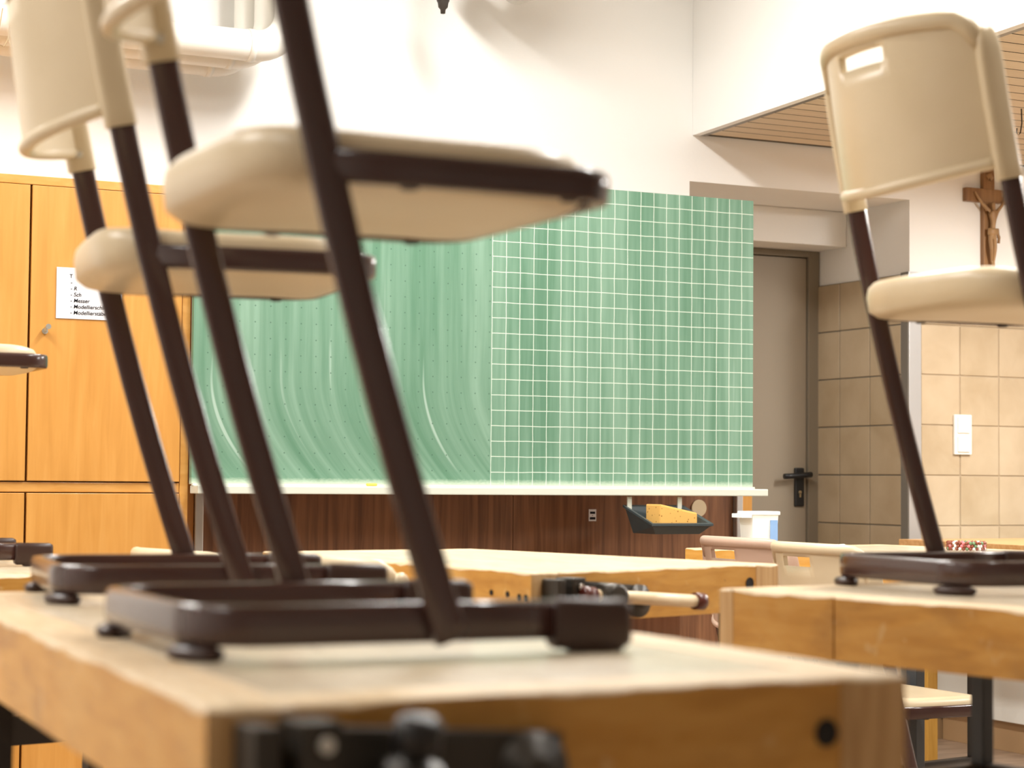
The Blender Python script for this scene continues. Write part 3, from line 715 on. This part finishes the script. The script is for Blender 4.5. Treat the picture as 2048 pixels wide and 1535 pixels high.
def put_vise(o, FL, ax, T, u0, handle, hz):
    """iron front vise at distance u0 along the front edge; local x along the edge, y outwards, z below the top"""
    out = Vector((ax.y, -ax.x))
    def W(x, y, z): return Vector((FL[0]+ax.x*(u0+x)+out.x*y, FL[1]+ax.y*(u0+x)+out.y*y, T+z))
    def add(name, mb, m, par=None):
        for v in mb.bm.verts: v.co = W(*v.co)
        return mb.build(name, m, par or o)
    b = MB(); b.box(0, .020, .001, .042, -.075, -.010, .003); b.box(.034, .066, .001, .046, -.085, -.008, .003); b.box(.0, .066, .001, .030, -.088, -.060, .003)
    vb = add('vise_bracket', b, m_iron)
    b = MB(); b.lathe([(.006, .0465), (.006, .050)], 14, (.052, 0, -.024), 'y'); add('bolt', b, m_screw, vb)
    b = MB(); b.prism([(.060, .004), (.262, .004), (.262, .016), (.13, .034), (.066, .040)], -.075, -.035)
    for v in b.bm.verts:
        if v.co.x > .12 and v.co.z > -.04: v.co.z = -.030
        if v.co.x < .08 and v.co.z > -.04: v.co.z = -.014
    va = add('vise_arm', b, m_iron)
    b = MB(); b.lathe([(.030, .0165), (.030, .026), (.014, .028), (.014, .036), (.006, .037)], 20, (.232, 0, -.056), 'y'); add('nut_boss', b, m_iron, va)
    b = MB(); b.lathe([(.0045, .0165), (.0045, .020)], 12, (.254, 0, -.040), 'y'); add('bolt', b, m_screw, va)
    # spindle head and wooden bar
    hx, hy = .110, .062
    b = MB(); b.lathe([(.013, .020), (.013, .040), (.024, .042), (.024, .082), (.018, .086)], 20, (hx, 0, hz), 'y'); add('spindle_head', b, m_iron)
    d = Vector(handle[0]).normalized(); c = Vector((hx, hy, hz)) + d*handle[1]; hl = .135
    b = MB(); b.tube([c-d*.022, c+d*.022], .019, 18) if False else b.tube([Vector((hx, hy, hz))-d*.026, Vector((hx, hy, hz))+d*.026], .021, 18)
    add('spindle_collar', b, m_iron)
    b = MB(); b.tube([c-d*hl, c+d*hl], .0115, 16); hb = add('vise_handle', b, m_iron if handle[2] is m_black else m_hand)
    for sgn in (-1, 1):
        e0 = c+d*hl*sgn
        b = MB(); b.tube([e0-d*.012*sgn, e0+d*.010*sgn, e0+d*.014*sgn], .0175 if handle[2] is m_black else .0155, 16, scale=[1, 1, .7]); add('handle_cap', b, handle[2], hb)
bn, q4, ax, uv = bench('large worn workbench carrying two chairs, black iron vise on its end', (.431, 1.368), (1.063, 1.400), (1.10, 2.90), (.505, 2.83), TB, holes=(('F', .865, .046, .010, m_hole),))
put_vise(bn, q4[0], ax, TB, .020, ((.05, .16, 1), -.088, m_black), -.064)
bc, q4, ax, uv = bench('workbench before the walnut panel with wooden handled vise and row of screw holes', (1.568, 3.124), (2.229, 3.347), (1.985, 4.27), (1.452, 4.216), TB, leg_in=.10, leg_u=.05, leg_ul=.26, sides=False,
    holes=(('F', .87, .036, .010, m_hole), ('L', .88, .040, .0045, m_hole), ('L', .93, .040, .0045, m_hole), ('L', .965, .043, .0045, m_hole), ('L', .985, .043, .0045, m_hole), ('L', .60, .035, .004, m_hole)))
put_vise(bc, q4[0], ax, TB, .025, ((1, .10, -.07), .085, m_redcap), -.042)
b = MB(); b.prism([uv(.10, .06), uv(.66, .06), uv(.66, .08), uv(.10, .08)], .30, TB-.092)
b.build('end_panel', m_bpanel, bc)
br, q4, ax, uv = bench('workbench with a dark vertical joint line carrying the chair before the crucifix', (1.819, 1.474), (2.467, 1.600), (2.290, 2.742), (1.629, 2.608), TB, stretch=(.535, .582), split=(.245, .032), leg_u=.312, leg_ul=.055, leg_mat=m_steelb, hl=.0125)
bf, q4, ax, uv = bench('workbench with plastic tub, cloth and bead ring on it near the grey door', (3.40, 3.94), (4.24, 4.10), (3.98, 5.38), (3.14, 5.22), TF, leg_mat=m_steelb, stretch=(.12, .17), sides=False, leg_in=.43, leg_u=.045, leg_ul=.034)
bl, q4, ax, uv = bench('low workbench with dark steel frame before the orange cupboard carrying one chair', (.48, 3.87), (1.175, 4.00), (.96, 5.13), (.26, 5.00), TL, stretch=(.455, .515))
# joint line in the long rail of the right bench
# ------------------------------------------------------------------ things on the far bench
tb = empty('plastic_tub', (3.44, 5.275, TF)); tag(tb, 'milky plastic tub with lid flap and blue label on the bench', 'tub')
b = MB()
rings = [rect(-.045, .045, -.035, .035, .001), rect(-.050, .050, -.040, .040, .078), rect(-.047, .047, -.037, .037, .078), rect(-.043, .043, -.033, .033, .004)]
prev = None
for r in rings:
    vv_ = [b.bm.verts.new(p) for p in r]
    if prev:
        for i in range(4): b.bm.faces.new((prev[i], prev[(i+1) % 4], vv_[(i+1) % 4], vv_[i]))
    else: b.bm.faces.new(vv_[::-1])
    prev = vv_
b.bm.faces.new(prev)
b.build('tub_body', m_tub, tb); tb.scale = (.95, .95, 1.25)
b = MB(); b.box(-.055, .055, -.045, .045, .0785, .088, .003); b.prism([(-.085, -.03), (-.055, -.044), (-.055, .044), (-.085, .03)], .072, .082); b.build('lid', m_tub, tb)
MB().box(.018, .046, -.0425, -.0405, .015, .066).build('label', m_blue, tb)
cl = MB()
def cloth_h(x, y): return .016*abs(math.sin(x*48+1.6*math.sin(y*55)))*abs(math.cos(y*38+x*20))-.004
NXc, NYc = 26, 16; gv = {}
for i in range(NXc+1):
    for j in range(NYc+1):
        x, y = -.085+.17*i/NXc, -.055+.11*j/NYc
        e = min(1, min(i, NXc-i)/4, min(j, NYc-j)/3)
        wx = .010*math.sin(y*70+i*.3)
        gv[i, j] = cl.bm.verts.new((x+wx, y+.010*math.sin(x*60), max(.0015, cloth_h(x, y)*e+.0015+.007*e)))
for i in range(NXc):
    for j in range(NYc): cl.bm.faces.new((gv[i, j], gv[i+1, j], gv[i+1, j+1], gv[i, j+1])).smooth = True
for v in cl.bm.verts: v.co += Vector((3.45, 4.945, TF))
clo = cl.build('folded_cloth', m_cloth); clo.modifiers.new('solid', 'SOLIDIFY').thickness = .0015
tag(clo, 'crumpled off white cloth lying on the bench', 'cloth')
rg = empty('bead_ring', (3.88, 4.815, TF)); tag(rg, 'ring woven from red, white and pink beads on the bench', 'bead ring')
bm_ = {}
for lay in range(3):
    for k in range(34):
        an = 2*math.pi*(k+.5*lay)/34
        pick = random.random()
        m_ = m_bead_r if pick < .62 else m_bead_w if pick < .82 else m_bead_p if pick < .95 else m_bead_g
        key = m_.name
        if key not in bm_:
            t = MB(); bmesh.ops.create_icosphere(t.bm, subdivisions=1, radius=.0058)
            for f in t.bm.faces: f.smooth = True
            me = bpy.data.meshes.new('bead'); t.bm.to_mesh(me); t.bm.free(); me.materials.append(m_); bm_[key] = me
        o = bpy.data.objects.new('bead', bm_[key]); C.objects.link(o); o.parent = rg
        o.location = (.055*math.cos(an), .055*math.sin(an), .0062+.0085*lay); o.scale = (1, 1, 1.1)
# shavings / paper scraps on the low bench
ps = MB().box(-.028, .028, -.02, .02, 0, .012, .001)
for v in ps.bm.verts: v.co += Vector((1.03, 4.72, TL+.0005))
tag(ps.build('paper_block', m_paper), 'small white paper block on the low bench before the cupboard', 'paper')
# ------------------------------------------------------------------ brown table and white cupboard at the tiled wall
tt = empty('wooden_table', (5.0, 5.6, 0)); tag(tt, 'brown topped wooden table with golden legs at the tiled wall', 'table')
torg = (5.0, 5.6, 0)
L(MB().box(4.50, 5.55, 5.05, 5.97, .779, .803, .003), 'table_top', m_table, tt, torg)
for bx in ((4.545, 4.565, 5.12, 5.90), (5.485, 5.505, 5.12, 5.90), (4.57, 5.48, 5.10, 5.12), (4.57, 5.48, 5.90, 5.92)):
    L(MB().box(*bx, .70, .7785, .002), 'apron', m_tleg, tt, torg)
for x, y in ((4.50, 5.80), (5.46, 5.80), (4.50, 5.10), (5.46, 5.10)):
    L(MB().box(x, x+.044, y, y+.044, 0, .7785, .003), 'leg', m_tleg, tt, torg)
wc = empty('white_low_cupboard', (5.5, 5.9, 0)); tag(wc, 'white low cupboard standing under the brown table by the tiles', 'cupboard')
L(MB().box(5.0, 5.44, 5.16, 6.395, .115, .69, .003), 'body', m_white, wc, (5.5, 5.9, 0))
L(MB().box(5.03, 5.42, 5.2, 6.39, .0, .1145, .002), 'plinth', m_base, wc, (5.5, 5.9, 0))
